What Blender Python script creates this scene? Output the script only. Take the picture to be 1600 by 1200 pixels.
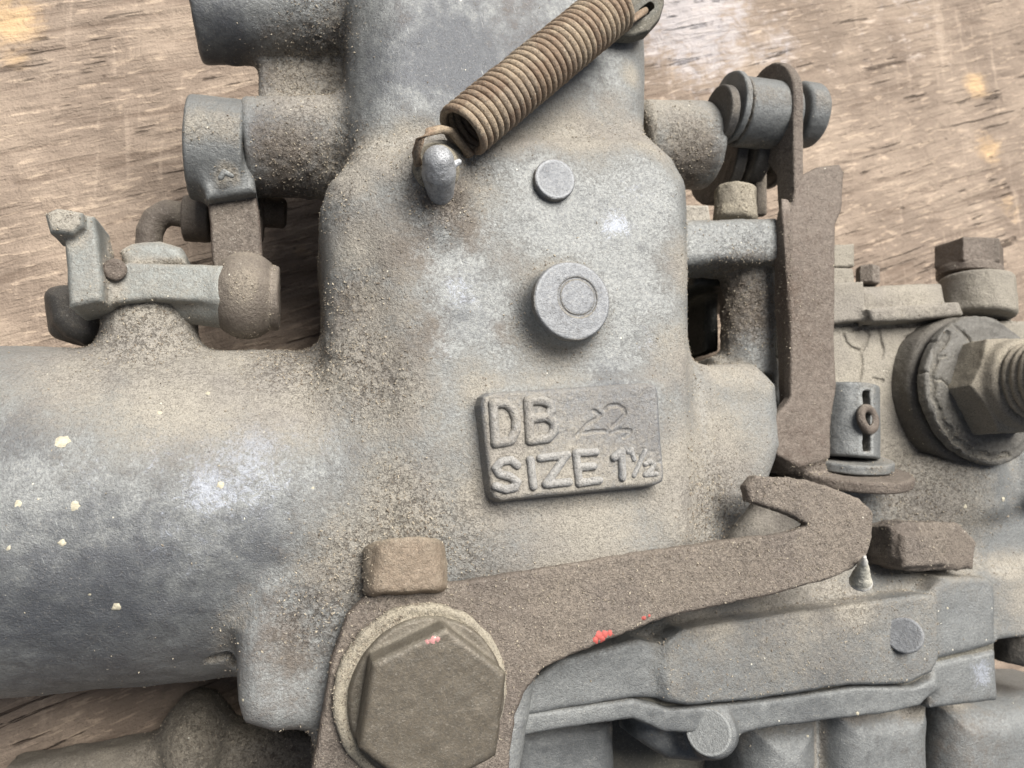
import bpy, math, random, time
import numpy as np
from mathutils import Matrix, Vector
T0 = time.time()
for o in list(bpy.data.objects): bpy.data.objects.remove(o)
scene = bpy.context.scene
rng = np.random.RandomState(7)
random.seed(7)
MM = 0.001

# ------------------------------------------------------------------ camera
# A phone held 175 mm above the board, tilted a little up and to the right.
F_PX, H_CAM = 1156.0, 175.0
d = np.array([-320.0, -160.0, -F_PX]); d /= np.linalg.norm(d)
t = np.array([0, 0, -1.0])
v = np.cross(d, t); c = float(d @ t)
K = np.array([[0, -v[2], v[1]], [v[2], 0, -v[0]], [-v[1], v[0], 0]])
RC = np.eye(3) + K + K @ K / (1 + c)
cam_data = bpy.data.cameras.new("camera")
cam = bpy.data.objects.new("camera", cam_data)
scene.collection.objects.link(cam)
M = Matrix([[*RC[0], 0], [*RC[1], 0], [*RC[2], H_CAM * MM], [0, 0, 0, 1]])
cam.matrix_world = M
cam_data.sensor_width = 36.0
cam_data.lens = 36.0 * F_PX / 1600.0
cam_data.clip_start = 0.005
cam_data.clip_end = 20
cam_data.dof.use_dof = True
cam_data.dof.focus_distance = 0.112
cam_data.dof.aperture_fstop = 40.0
scene.camera = cam

# ------------------------------------------------------------------ light
SUN_EL, SUN_AZ = math.radians(57), math.radians(26)      # azimuth clockwise from +y
world = bpy.data.worlds.new("World"); scene.world = world
world.use_nodes = True
wn = world.node_tree.nodes; wl = world.node_tree.links
bg = wn["Background"]
sky = wn.new("ShaderNodeTexSky"); sky.sky_type = 'NISHITA'; sky.sun_disc = False
sky.sun_elevation = SUN_EL; sky.sun_rotation = SUN_AZ
sky.dust_density = 5.0; sky.ozone_density = 0.6
hsv = wn.new("ShaderNodeHueSaturation"); hsv.inputs["Saturation"].default_value = .55
wl.new(sky.outputs[0], hsv.inputs["Color"]); wl.new(hsv.outputs[0], bg.inputs[0]); bg.inputs[1].default_value = 0.05
sd = bpy.data.lights.new("sun", 'SUN'); sd.energy = 4.8; sd.angle = math.radians(38)
sd.color = (1.0, 0.965, 0.91)
sun = bpy.data.objects.new("sun", sd); scene.collection.objects.link(sun)
sdir = Vector((math.sin(SUN_AZ) * math.cos(SUN_EL), math.cos(SUN_AZ) * math.cos(SUN_EL), math.sin(SUN_EL)))
sun.rotation_euler = (-sdir).to_track_quat('-Z', 'Y').to_euler()
scene.view_settings.view_transform = 'Standard'
scene.view_settings.look = 'None'
scene.view_settings.exposure = 0.72
scene.view_settings.gamma = 1.0
scene.cycles.max_bounces = 3
scene.cycles.diffuse_bounces = 2

# ------------------------------------------------------------------ photo to place
def P(px, py, z):
    """point of the place (mm) at height z that the photograph shows at px, py"""
    w = RC @ np.array([px - 800.0, 600.0 - py, -F_PX])
    s = (z - H_CAM) / w[2]
    return np.array([w[0] * s, w[1] * s, z])
def U(px, py, z):
    """millimetres per photo pixel there"""
    q = P(px, py, z) - np.array([0, 0, H_CAM])
    return float((RC.T @ q)[2] / -F_PX)

# ------------------------------------------------------------------ noise
_lat = np.random.RandomState(3).rand(64, 64, 64).astype('f4')
def vnoise(p, scale, seed=0):
    q = p.astype('f4') / scale + seed * 17.31
    i = np.floor(q).astype(int); f = q - i; f = f * f * (3 - 2 * f); i &= 63; j = (i + 1) & 63
    x0, y0, z0 = i[:, 0], i[:, 1], i[:, 2]; x1, y1, z1 = j[:, 0], j[:, 1], j[:, 2]
    fx, fy, fz = f[:, 0], f[:, 1], f[:, 2]
    L = _lat
    a = L[x0, y0, z0] * (1 - fx) + L[x1, y0, z0] * fx
    b = L[x0, y1, z0] * (1 - fx) + L[x1, y1, z0] * fx
    c_ = L[x0, y0, z1] * (1 - fx) + L[x1, y0, z1] * fx
    d_ = L[x0, y1, z1] * (1 - fx) + L[x1, y1, z1] * fx
    return (a * (1 - fy) + b * fy) * (1 - fz) + (c_ * (1 - fy) + d_ * fy) * fz
def fbm(p, scale, seed=0, n=3):
    s = 0; a = 0.5; tot = 0
    for k in range(n):
        s = s + a * vnoise(p, scale / 2 ** k, seed + k); tot += a; a *= 0.5
    return s / tot

# ------------------------------------------------------------------ solids as distance fields
class Prim:
    def __init__(s, lo, hi, fn): s.lo, s.hi, s.fn = np.array(lo, float), np.array(hi, float), fn
def frame(z, xh=(1, 0, 0)):
    z = np.array(z, float); z /= np.linalg.norm(z)
    x = np.array(xh, float); x = x - z * (x @ z); x /= np.linalg.norm(x)
    return np.stack([x, np.cross(z, x), z], 1)
def cyl(a, b, r, r2=None, rnd=0.0):
    a, b = np.array(a, float), np.array(b, float); r2 = r if r2 is None else r2
    L = np.linalg.norm(b - a); n = (b - a) / L; R = max(r, r2)
    def fn(X, Y, Z):
        x, y, z = X - a[0], Y - a[1], Z - a[2]
        tt = x * n[0] + y * n[1] + z * n[2]
        rad = np.sqrt(np.maximum(x * x + y * y + z * z - tt * tt, 0))
        rr = r + (r2 - r) * np.clip(tt / L, 0, 1)
        dx = rad - rr + rnd; dy = np.abs(tt - L / 2) - L / 2 + rnd
        return np.minimum(np.maximum(dx, dy), 0) + np.sqrt(np.maximum(dx, 0) ** 2 + np.maximum(dy, 0) ** 2) - rnd
    return Prim(np.minimum(a, b) - R, np.maximum(a, b) + R, fn)
def tube(pts, r):
    pts = [np.array(p, float) for p in pts]
    rs = list(r) if hasattr(r, '__len__') else [r] * len(pts)
    A = np.array(pts); R = max(rs)
    def fn(X, Y, Z):
        out = None
        for k in range(len(pts) - 1):
            a, b = pts[k], pts[k + 1]; ab = b - a; l2 = max(ab @ ab, 1e-9)
            x, y, z = X - a[0], Y - a[1], Z - a[2]
            tt = np.clip((x * ab[0] + y * ab[1] + z * ab[2]) / l2, 0, 1)
            dd = np.sqrt((x - tt * ab[0]) ** 2 + (y - tt * ab[1]) ** 2 + (z - tt * ab[2]) ** 2) - (rs[k] + (rs[k + 1] - rs[k]) * tt)
            out = dd if out is None else np.minimum(out, dd)
        return out
    return Prim(A.min(0) - R, A.max(0) + R, fn)
def ell(c, rad, rot=None):
    c = np.array(c, float); rad = np.array(rad, float); Rm = np.eye(3) if rot is None else rot
    def fn(X, Y, Z):
        x, y, z = X - c[0], Y - c[1], Z - c[2]
        l = [x * Rm[0, k] + y * Rm[1, k] + z * Rm[2, k] for k in range(3)]
        q = np.sqrt((l[0] / rad[0]) ** 2 + (l[1] / rad[1]) ** 2 + (l[2] / rad[2]) ** 2)
        q2 = np.sqrt((l[0] / rad[0] ** 2) ** 2 + (l[1] / rad[1] ** 2) ** 2 + (l[2] / rad[2] ** 2) ** 2)
        return q * (q - 1) / np.maximum(q2, 1e-6)
    m = rad.max() if rot is not None else rad
    return Prim(c - m, c + m, fn)
def torus(c, n, R, r):
    c = np.array(c, float); n = np.array(n, float) / np.linalg.norm(n)
    def fn(X, Y, Z):
        x, y, z = X - c[0], Y - c[1], Z - c[2]
        h = x * n[0] + y * n[1] + z * n[2]
        q = np.sqrt(np.maximum(x * x + y * y + z * z - h * h, 0)) - R
        return np.sqrt(q * q + h * h) - r
    return Prim(c - R - r, c + R + r, fn)
def prism(poly, o, Rm, z0, z1, rnd=0.0, taper=0.0):
    """poly (2-D, mm) in the plane of the frame Rm at o, pulled from z0 to z1 along its third axis"""
    poly = np.array(poly, float); o = np.array(o, float)
    ar = np.sum(poly[:, 0] * np.roll(poly[:, 1], -1) - poly[:, 1] * np.roll(poly[:, 0], -1))
    if ar < 0: poly = poly[::-1]
    cs = np.array([o + Rm @ np.array([p[0], p[1], z]) for p in poly for z in (z0, z1)])
    def fn(X, Y, Z):
        x, y, z = X - o[0], Y - o[1], Z - o[2]
        u = x * Rm[0, 0] + y * Rm[1, 0] + z * Rm[2, 0]
        w = x * Rm[0, 1] + y * Rm[1, 1] + z * Rm[2, 1]
        h = x * Rm[0, 2] + y * Rm[1, 2] + z * Rm[2, 2]
        flat = Rm[2, 2] == 1.0 and X.ndim == 3 and X.shape[1] == 1
        d2 = None; sg = None
        n = len(poly)
        for k in range(n):
            a, b = poly[k], poly[(k + 1) % n]
            ex, ey = b - a; wx, wy = u - a[0], w - a[1]
            tt = np.clip((wx * ex + wy * ey) / (ex * ex + ey * ey), 0, 1)
            q = (wx - ex * tt) ** 2 + (wy - ey * tt) ** 2
            d2 = q if d2 is None else np.minimum(d2, q)
            c1 = w >= a[1]; c2 = w < b[1]; c3 = ex * wy > ey * wx
            flip = (c1 & c2 & c3) | (~c1 & ~c2 & ~c3)
            sg = flip if sg is None else sg ^ flip
        dd = np.sqrt(d2) * np.where(sg, -1, 1)
        zc, hh = (z0 + z1) / 2, (z1 - z0) / 2
        if taper: dd = dd + (h - z0) * taper
        dx = dd + rnd; dy = np.abs(h - zc) - hh + rnd
        return np.minimum(np.maximum(dx, dy), 0) + np.sqrt(np.maximum(dx, 0) ** 2 + np.maximum(dy, 0) ** 2) - rnd
    return Prim(cs.min(0), cs.max(0), fn)
I3 = np.eye(3)
def plate(pix, z0, z1, rnd=0.5, taper=0.0, at=None):
    """vertical-walled slab whose top outline shows at these photo pixels"""
    zz = z1 if at is None else at
    return prism([P(x, y, zz)[:2] for x, y in pix], (0, 0, 0), I3, z0, z1, rnd, taper)
def rect(x0, y0, x1, y1): return [(x0, y0), (x1, y0), (x1, y1), (x0, y1)]
def ngon(R, n, rot=0.0): return [(R * math.cos(rot + 2 * math.pi * k / n), R * math.sin(rot + 2 * math.pi * k / n)) for k in range(n)]
def cylp(a, b, r_px, r2_px=None, rnd=0.0):
    """cylinder between photo points (px, py, z), radius given in photo pixels there"""
    ra = r_px * U(*a); rb = (r_px if r2_px is None else r2_px) * U(*b)
    return cyl(P(*a), P(*b), ra, rb, rnd)
def tubep(pts, r): return tube([P(*p) for p in pts], r)

def solid(ops, h, lo=None, hi=None, margin=3.0):
    """ops: (+1 add / -1 cut / 0 intersect, prim, k). Returns the field."""
    L = np.min([p.lo for s, p, k in ops if s > 0], 0) - 2.5 * h
    Hh = np.max([p.hi for s, p, k in ops if s > 0], 0) + 2.5 * h
    if lo is not None: L = np.maximum(L, lo)
    if hi is not None: Hh = np.minimum(Hh, hi)
    n = np.ceil((Hh - L) / h).astype(int) + 1
    V = np.full(n, 50.0, 'f4')
    ax = [(L[a] + h * np.arange(n[a])).astype('f4') for a in range(3)]
    for s, p, k in ops:
        m = margin + k
        i0 = np.clip(np.floor((p.lo - m - L) / h).astype(int), 0, n); i1 = np.clip(np.ceil((p.hi + m - L) / h).astype(int) + 1, 0, n)
        if (i1 <= i0).any(): continue
        sl = tuple(slice(i0[a], i1[a]) for a in range(3))
        X = ax[0][sl[0]][:, None, None]; Y = ax[1][sl[1]][None, :, None]; Z = ax[2][sl[2]][None, None, :]
        dd = np.broadcast_to(p.fn(X, Y, Z), V[sl].shape).astype('f4'); A = V[sl]
        if s > 0:
            r = np.minimum(A, dd)
            if k > 0: r = r - np.maximum(k - np.abs(A - dd), 0) ** 2 / (4 * k)
        else:
            dd = -dd; r = np.maximum(A, dd)
            if k > 0: r = r + np.maximum(k - np.abs(A - dd), 0) ** 2 / (4 * k)
        V[sl] = r
    for a in range(3):
        for e in (0, -1):
            idx = [slice(None)] * 3; idx[a] = e
            V[tuple(idx)] = np.maximum(V[tuple(idx)], 0.3 * h)
    return V, L, h
def sample(vol, p):
    V, L, h = vol
    q = np.clip((p - L) / h, 0, np.array(V.shape) - 1.001); i = q.astype(int); f = q - i
    o = 0
    for a in (0, 1):
        for b in (0, 1):
            for c_ in (0, 1):
                w = (f[:, 0] if a else 1 - f[:, 0]) * (f[:, 1] if b else 1 - f[:, 1]) * (f[:, 2] if c_ else 1 - f[:, 2])
                o = o + w * V[i[:, 0] + a, i[:, 1] + b, i[:, 2] + c_]
    return o
def grad(vol, p, e=None):
    e = vol[2] if e is None else e
    g = np.stack([sample(vol, p + np.eye(3)[a] * e) - sample(vol, p - np.eye(3)[a] * e) for a in range(3)], 1)
    return g / np.maximum(np.linalg.norm(g, axis=1, keepdims=True), 1e-9)
def nets(vol):
    V, L, h = vol
    S = V < 0
    n = np.array(V.shape)
    cnt = np.zeros(n - 1, 'u1')
    for a in (0, 1):
        for b in (0, 1):
            for c_ in (0, 1):
                cnt += S[a:n[0] - 1 + a, b:n[1] - 1 + b, c_:n[2] - 1 + c_]
    act = (cnt > 0) & (cnt < 8)
    I = np.argwhere(act); idm = np.full(n - 1, -1, 'i4'); idm[act] = np.arange(len(I))
    cor = {}
    for a in (0, 1):
        for b in (0, 1):
            for c_ in (0, 1): cor[(a, b, c_)] = V[I[:, 0] + a, I[:, 1] + b, I[:, 2] + c_]
    acc = np.zeros((len(I), 3)); num = np.zeros(len(I))
    for A in cor:
        for ax_ in range(3):
            if A[ax_]: continue
            B = list(A); B[ax_] = 1; B = tuple(B)
            va, vb = cor[A], cor[B]; m = (va < 0) != (vb < 0)
            tt = np.where(m, va / np.where(m, va - vb, 1), 0)
            pos = np.tile(np.array(A, float), (len(I), 1)); pos[:, ax_] += tt
            acc[m] += pos[m]; num[m] += 1
    verts = (I + acc / num[:, None]) * h + L
    quads = []
    for ax_ in range(3):
        b, c_ = (ax_ + 1) % 3, (ax_ + 2) % 3
        sa = [slice(None)] * 3; sb = [slice(None)] * 3
        sa[ax_] = slice(0, -1); sb[ax_] = slice(1, None)
        A, B = S[tuple(sa)], S[tuple(sb)]
        E_ = np.argwhere(A != B)
        ok = (E_[:, b] > 0) & (E_[:, c_] > 0) & (E_[:, b] < n[b] - 1) & (E_[:, c_] < n[c_] - 1)
        E_ = E_[ok]; inside = A[E_[:, 0], E_[:, 1], E_[:, 2]]
        def cell(db, dc):
            e = E_.copy(); e[:, b] -= db; e[:, c_] -= dc
            return idm[e[:, 0], e[:, 1], e[:, 2]]
        q = np.stack([cell(1, 1), cell(0, 1), cell(0, 0), cell(1, 0)], 1)
        q[~inside] = q[~inside][:, ::-1]
        quads.append(q)
    return verts, np.concatenate(quads)

# ------------------------------------------------------------------ dirt, metal tones and some painted shade laid by place: (px, py, z, radius px, amount)
DUST = [(300, 575, 58, 130, .9), (120, 570, 55, 90, .6), (450, 590, 58, 100, .9), (560, 560, 58, 70, .9), (620, 620, 58, 80, .7),
        (560, 380, 56, 55, .75), (600, 480, 60, 70, .5), (540, 300, 52, 40, .8), (1062, 420, 60, 45, .75), (1050, 560, 60, 60, .7),
        (1010, 210, 58, 45, .9), (900, 205, 58, 70, .8), (780, 215, 58, 50, .7), (650, 230, 60, 60, .8), (590, 240, 58, 50, .8),
        (760, 790, 60, 90, .8), (900, 830, 60, 130, .9), (1060, 760, 60, 110, .9), (1120, 720, 52, 100, .8), (740, 600, 62, 50, .6),
        (640, 790, 58, 90, .8), (560, 850, 55, 90, .7), (700, 700, 60, 60, .45), (850, 560, 62, 70, .4), (1150, 600, 50, 60, .6),
        (760, 300, 62, 60, .35), (790, 400, 62, 40, .5), (1450, 780, 44, 110, 1.), (1330, 560, 44, 90, .9), (1430, 450, 44, 60, 1.),
        (1240, 850, 48, 110, .9), (1300, 920, 48, 50, .8), (1100, 962, 48, 40, .5), (1590, 930, 44, 70, .9), (1050, 200, 45, 60, .7),
        (300, 1180, 22, 160, .8), (230, 510, 42, 90, 1.), (470, 120, 40, 60, .5), (470, 170, 46, 60, .7), (510, 60, 46, 50, .3), (1500, 650, 48, 120, .6),
        (985, 120, 56, 22, .8), (990, 60, 56, 22, .6), (330, 175, 44, 50, .4), (960, 170, 58, 45, .6)]
BROWN = [(320, 1135, 22, 60, 1.), (1225, 812, 46, 45, 1.), (1060, 960, 48, 30, .6), (620, 400, 60, 70, .7), (700, 310, 62, 60, .9), (730, 350, 62, 45, .7), (560, 470, 58, 70, .7), (660, 520, 60, 60, .6), (610, 560, 60, 60, .7), (640, 660, 60, 60, .4),  # opening pair paints shade of the lower dome and fork cavity
         (450, 260, 42, 70, .8), (520, 250, 46, 50, .6), (500, 90, 44, 60, .7), (620, 50, 54, 60, .3), (1060, 250, 42, 60, .9), (450, 980, 50, 90, .6), (520, 900, 55, 80, .6), (790, 530, 62, 35, .5),
         (1150, 480, 40, 80, .8), (740, 780, 61, 40, .7), (1130, 870, 48, 60, .6), (460, 120, 40, 60, .9), (300, 620, 58, 60, .2), (810, 40, 56, 80, .35),
         (620, 820, 58, 60, .5), (1500, 1150, 42, 150, .4), (440, 1170, 20, 90, 1.)]
GRIT = [(540, 560, 57, 60, 1.), (590, 600, 59, 55, .8), (440, 545, 55, 60, .8), (540, 470, 56, 45, .7), (650, 830, 58, 80, 1.), (560, 880, 55, 70, 1.),
        (500, 950, 53, 60, .8), (520, 250, 46, 45, 1.), (500, 60, 44, 50, 1.), (470, 120, 40, 60, .9), (620, 760, 58, 50, .6), (720, 860, 57, 50, .7),
        (220, 510, 42, 80, .7), (480, 200, 45, 50, .6), (1150, 480, 40, 80, 1.), (1060, 240, 44, 50, .8), (1100, 800, 50, 70, .8), (520, 340, 52, 40, .6),
        (680, 320, 61, 50, .7), (740, 260, 61, 40, .5), (440, 1170, 20, 80, 1.), (1450, 740, 44, 90, .6), (1400, 790, 44, 60, .7), (300, 1170, 24, 100, .5), (470, 290, 34, 60, .9), (1300, 930, 46, 40, .3)]
OXIDE = [(380, 720, 58, 120, .8), (250, 700, 58, 70, .6), (500, 680, 58, 60, .6), (300, 850, 60, 80, .5), (760, 200, 58, 40, .3), (400, 690, 58, 60, 1.), (330, 760, 60, 70, .9), (450, 660, 58, 50, .8), (260, 820, 60, 60, .5), (130, 740, 58, 90, .45), (720, 460, 62, 50, .7), (700, 560, 62, 40, .5),
         (960, 350, 62, 40, .8), (990, 300, 62, 50, .5), (960, 440, 62, 60, .3), (430, 780, 60, 60, .5), (560, 700, 60, 60, .3), (620, 210, 58, 30, .4), (1010, 540, 61, 40, .6),
         (430, 1080, 52, 50, .4), (560, 180, 55, 40, .3), (1400, 1000, 54, 60, .3), (1150, 1080, 50, 60, .3), (1500, 950, 50, 50, .4), (1530, 1050, 50, 30, .9), (850, 470, 66, 30, .3), (150, 640, 52, 80, .35)]
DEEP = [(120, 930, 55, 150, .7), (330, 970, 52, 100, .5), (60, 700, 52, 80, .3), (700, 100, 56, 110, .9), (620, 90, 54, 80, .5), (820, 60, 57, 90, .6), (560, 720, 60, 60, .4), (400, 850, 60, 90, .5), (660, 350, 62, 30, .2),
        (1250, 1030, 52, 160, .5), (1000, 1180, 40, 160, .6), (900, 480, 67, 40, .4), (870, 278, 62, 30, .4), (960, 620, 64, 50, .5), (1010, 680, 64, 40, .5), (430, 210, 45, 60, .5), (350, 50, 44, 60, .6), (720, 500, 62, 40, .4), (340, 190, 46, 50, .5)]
def field(p, blobs):
    r = np.zeros(len(p), 'f4')
    for x, y, z, rad, a in blobs:
        c_ = P(x, y, z); s = rad * U(x, y, z)
        r = np.maximum(r, a * np.exp(-((p[:, 0] - c_[0]) ** 2 + (p[:, 1] - c_[1]) ** 2) / (s * s) * 0.9))
    return r

# ------------------------------------------------------------------ node materials
def mat(name):
    m = bpy.data.materials.new(name); m.use_nodes = True
    nt = m.node_tree; b = nt.nodes["Principled BSDF"]; return m, nt, b
class G:
    """small helper to write node graphs"""
    def __init__(s, nt):
        s.nt = nt; s.n = nt.nodes; s.l = nt.links
        g = s.n.new("ShaderNodeNewGeometry"); m = s.n.new("ShaderNodeVectorMath"); m.operation = 'SCALE'; m.inputs[3].default_value = 1000.0
        s.l.new(g.outputs["Position"], m.inputs[0]); s.pos = m.outputs[0]; s.geo = g
    def put(s, sock, v):
        if hasattr(v, 'default_value') or isinstance(v, bpy.types.NodeSocket): s.l.new(v, sock)
        else: sock.default_value = v
    def math(s, op, a, b=0.0, clamp=False):
        m = s.n.new("ShaderNodeMath"); m.operation = op; m.use_clamp = clamp; s.put(m.inputs[0], a); s.put(m.inputs[1], b); return m.outputs[0]
    def mad(s, a, b, c_, clamp=False):
        m = s.n.new("ShaderNodeMath"); m.operation = 'MULTIPLY_ADD'; m.use_clamp = clamp
        for k, x in enumerate((a, b, c_)): s.put(m.inputs[k], x)
        return m.outputs[0]
    def noise(s, size, detail=3.0, rough=0.6, vec=None, dist=0.0):
        m = s.n.new("ShaderNodeTexNoise"); s.l.new(vec or s.pos, m.inputs["Vector"])
        m.inputs["Scale"].default_value = 1.0 / size; m.inputs["Detail"].default_value = detail; m.inputs["Roughness"].default_value = rough
        m.inputs["Distortion"].default_value = dist; return m.outputs[0]
    def voro(s, size, vec=None, feature='F1'):
        m = s.n.new("ShaderNodeTexVoronoi"); m.feature = feature; s.l.new(vec or s.pos, m.inputs["Vector"]); m.inputs["Scale"].default_value = 1.0 / size; return m.outputs
    def step(s, v, lo, hi, a=0.0, b=1.0):
        m = s.n.new("ShaderNodeMapRange"); m.interpolation_type = 'SMOOTHSTEP'
        for k, x in enumerate((v, lo, hi, a, b)): s.put(m.inputs[k], x)
        return m.outputs[0]
    def mix(s, f, a, b, mode='MIX'):
        m = s.n.new("ShaderNodeMix"); m.data_type = 'RGBA'; m.blend_type = mode
        s.put(m.inputs[0], f)
        for sock, v_ in ((m.inputs[6], a), (m.inputs[7], b)):
            if isinstance(v_, tuple): sock.default_value = (*v_, 1)
            else: s.l.new(v_, sock)
        return m.outputs[2]
    def attr(s, name):
        m = s.n.new("ShaderNodeAttribute"); m.attribute_name = name; return m.outputs["Fac"]
    def stretch(s, sx, sy, sz, rot=0.0):
        m = s.n.new("ShaderNodeMapping"); m.inputs["Scale"].default_value = (sx, sy, sz); 
        r = s.n.new("ShaderNodeVectorRotate"); r.rotation_type = 'Z_AXIS'; r.inputs["Angle"].default_value = rot
        s.l.new(s.pos, r.inputs["Vector"]); s.l.new(r.outputs[0], m.inputs["Vector"]); return m.outputs[0]
    def bump(s, h, dist, strength=1.0, normal=None):
        m = s.n.new("ShaderNodeBump"); m.inputs["Strength"].default_value = strength; m.inputs["Distance"].default_value = dist * MM
        s.put(m.inputs["Height"], h)
        if normal: s.l.new(normal, m.inputs["Normal"])
        return m.outputs[0]

def grime_metal(name, base, deep, dustc=(0.35, 0.322, 0.272), brownc=(0.125, 0.10, 0.078), dust_add=0.0, brown_add=0.0, rough=0.62, metallic=0.0, bump_mm=0.10, grit_add=0.0, contrast=1.0):
    m, nt, b = mat(name); g = G(nt)
    n_big = g.noise(14, 4, .6); n_mid = g.noise(2.6, 5, .65); n_fine = g.noise(0.55, 4, .7); n_tiny = g.noise(0.17, 2, .6)
    dust, brown, grit, ox, dp = [g.attr(k) for k in ("dust", "brown", "grit", "oxide", "deep")]
    # bare metal: clouded between two tones of its own
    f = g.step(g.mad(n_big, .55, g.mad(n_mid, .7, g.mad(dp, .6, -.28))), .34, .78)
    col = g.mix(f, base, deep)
    col = g.mix(g.step(n_fine, .38, .66, .0, .5), col, deep)
    # scratches
    sv = g.stretch(0.25, 3.0, 1.0, math.radians(70)); sc = g.noise(1.0, 3, .7, sv)
    col = g.mix(g.step(sc, .64, .74, 0, .4), col, tuple(min(1, x * 1.9) for x in base))
    # pale blue-white oxide bloom
    om = g.math('MULTIPLY', g.step(g.mad(ox, .27, g.noise(1.7, 9, .92, None, .9)), .66, .76), .7)
    col = g.mix(om, col, (0.34, 0.365, 0.42))
    # brown oily dirt, and shade painted in as brown
    bf = g.step(g.mad(g.math('ADD', brown, brown_add), .9, g.mad(n_big, .6, g.mad(n_mid, .7, g.mad(n_fine, .5, -.92)))), .15, .75, 0, .85)
    col = g.mix(bf, col, brownc)
    # dry dust, and the pale tone of +y faces
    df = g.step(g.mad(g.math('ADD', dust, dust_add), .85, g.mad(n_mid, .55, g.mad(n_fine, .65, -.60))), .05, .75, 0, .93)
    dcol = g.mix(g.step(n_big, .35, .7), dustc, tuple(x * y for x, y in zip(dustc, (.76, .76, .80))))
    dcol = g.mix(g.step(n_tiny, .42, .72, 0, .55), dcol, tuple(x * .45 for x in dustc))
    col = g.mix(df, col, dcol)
    wm = g.math('MULTIPLY', g.step(g.mad(g.attr('wear'), 1.0, g.mad(n_fine, .6, g.mad(n_mid, .5, -.55))), .22, .60), .42)
    col = g.mix(wm, col, tuple(min(.75, x * 1.75 + .03) for x in base))
    # crumbs: dark pits and straw-coloured flecks
    gs = g.math('ADD', g.mad(grit, 1.0, grit_add), g.math('MULTIPLY', dust, .25), True)
    pit = g.math('MULTIPLY', g.step(g.noise(0.75, 4, .75, None, 1.0), .50, .62), gs)
    col = g.mix(g.math('MULTIPLY', pit, .6), col, (0.07, 0.054, 0.042))
    fl = g.math('MULTIPLY', g.step(g.noise(0.33, 2, .6, None, .7), .68, .74), g.mad(gs, .7, .10))
    col = g.mix(fl, col, (0.58, 0.52, 0.42))
    sp = g.noise(0.30, 3, .75, None, .3)
    col = g.mix(g.step(sp, .50, .68, 0, g.mad(df, .26, .34)), col, (0.045, 0.040, 0.036))
    col = g.mix(g.step(g.noise(0.42, 3, .8), .56, .72, 0, g.mad(df, .32, .24)), col, (0.46, 0.43, 0.37))
    # sparse pale specks everywhere
    vo = g.voro(3.4); vsz = g.voro(3.4)
    spk = g.step(vo["Distance"], .035, .055, 1, 0)
    col = g.mix(g.math('MULTIPLY', spk, g.math('GREATER_THAN', g.noise(5, 1), .52)), col, (0.60, 0.57, 0.48))
    nt.links.new(col, b.inputs["Base Color"])
    rr = g.mad(df, .42, rough - .12, True); nt.links.new(g.mad(n_fine, .15, g.math('SUBTRACT', rr, .07)), b.inputs["Roughness"])
    nt.links.new(g.mad(df, -(.35 + metallic), .35 + metallic, True), b.inputs["Metallic"]); b.inputs["Specular IOR Level"].default_value = .4
    hh = g.mad(n_fine, g.mad(df, .8, g.mad(gs, 1.0, .35)), g.math('MULTIPLY', n_tiny, g.mad(df, .35, .16)))
    hh = g.math('SUBTRACT', hh, g.math('MULTIPLY', pit, .8))
    hh = g.mad(n_mid, .40, g.mad(sp, -.55, hh))
    nt.links.new(g.bump(hh, bump_mm * 2.2, 1.0), b.inputs["Normal"])
    return m
M_CAST = grime_metal("cast_metal", (0.235, 0.242, 0.235), (0.085, 0.090, 0.099))
M_CASTD = grime_metal("cast_metal_grey", (0.175, 0.182, 0.180), (0.09, 0.095, 0.098), dust_add=-.16)
M_PLUG = grime_metal("plug_metal", (0.190, 0.197, 0.205), (0.10, 0.106, 0.118), dust_add=-.02, bump_mm=.08)
M_RUST = grime_metal("rusted_steel", (0.155, 0.128, 0.106), (0.070, 0.054, 0.046), dustc=(0.25, 0.213, 0.175), brownc=(0.110, 0.068, 0.046), dust_add=.06, brown_add=.2, bump_mm=.14)
M_RUSTD = grime_metal("dusty_brown_steel", (0.14, 0.118, 0.10), (0.075, 0.06, 0.05), dustc=(0.26, 0.225, 0.18), dust_add=.22, brown_add=.1, bump_mm=.09)
M_DARK = grime_metal("dark_steel", (0.075, 0.072, 0.068), (0.04, 0.038, 0.036), dustc=(0.19, 0.17, 0.14), dust_add=.0, bump_mm=.06)
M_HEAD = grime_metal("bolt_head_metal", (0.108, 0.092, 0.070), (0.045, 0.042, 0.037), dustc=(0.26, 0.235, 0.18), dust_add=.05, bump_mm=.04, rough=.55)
M_WASH = grime_metal("dusty_washer", (0.2, 0.18, 0.15), (0.12, 0.105, 0.085), dustc=(0.38, 0.34, 0.26), dust_add=.55, bump_mm=.09)
M_CLAY = grime_metal("cracked_coating", (0.24, 0.22, 0.18), (0.14, 0.125, 0.10), dustc=(0.34, 0.312, 0.26), dust_add=.28, bump_mm=.10)
M_RING = grime_metal("dried_coating", (0.17, 0.163, 0.145), (0.10, 0.095, 0.084), dustc=(0.30, 0.28, 0.235), dust_add=-.12, bump_mm=.12)
M_BOOT2 = grime_metal("dark_dried_coating", (0.135, 0.13, 0.118), (0.075, 0.071, 0.064), dustc=(0.28, 0.262, 0.22), dust_add=-.2, bump_mm=.12)
M_BOOT = grime_metal("old_rubber", (0.10, 0.092, 0.08), (0.05, 0.046, 0.042), dustc=(0.24, 0.22, 0.18), dust_add=.12, bump_mm=.09)
M_NUT = grime_metal("dusty_nut", (0.21, 0.18, 0.14), (0.12, 0.10, 0.08), dustc=(0.33, 0.295, 0.23), dust_add=.4, bump_mm=.07)
M_DRUST = grime_metal("dark_rusted_steel", (0.11, 0.085, 0.070), (0.06, 0.046, 0.040), dustc=(0.20, 0.17, 0.14), dust_add=.0, brown_add=.1, bump_mm=.10)
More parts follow.
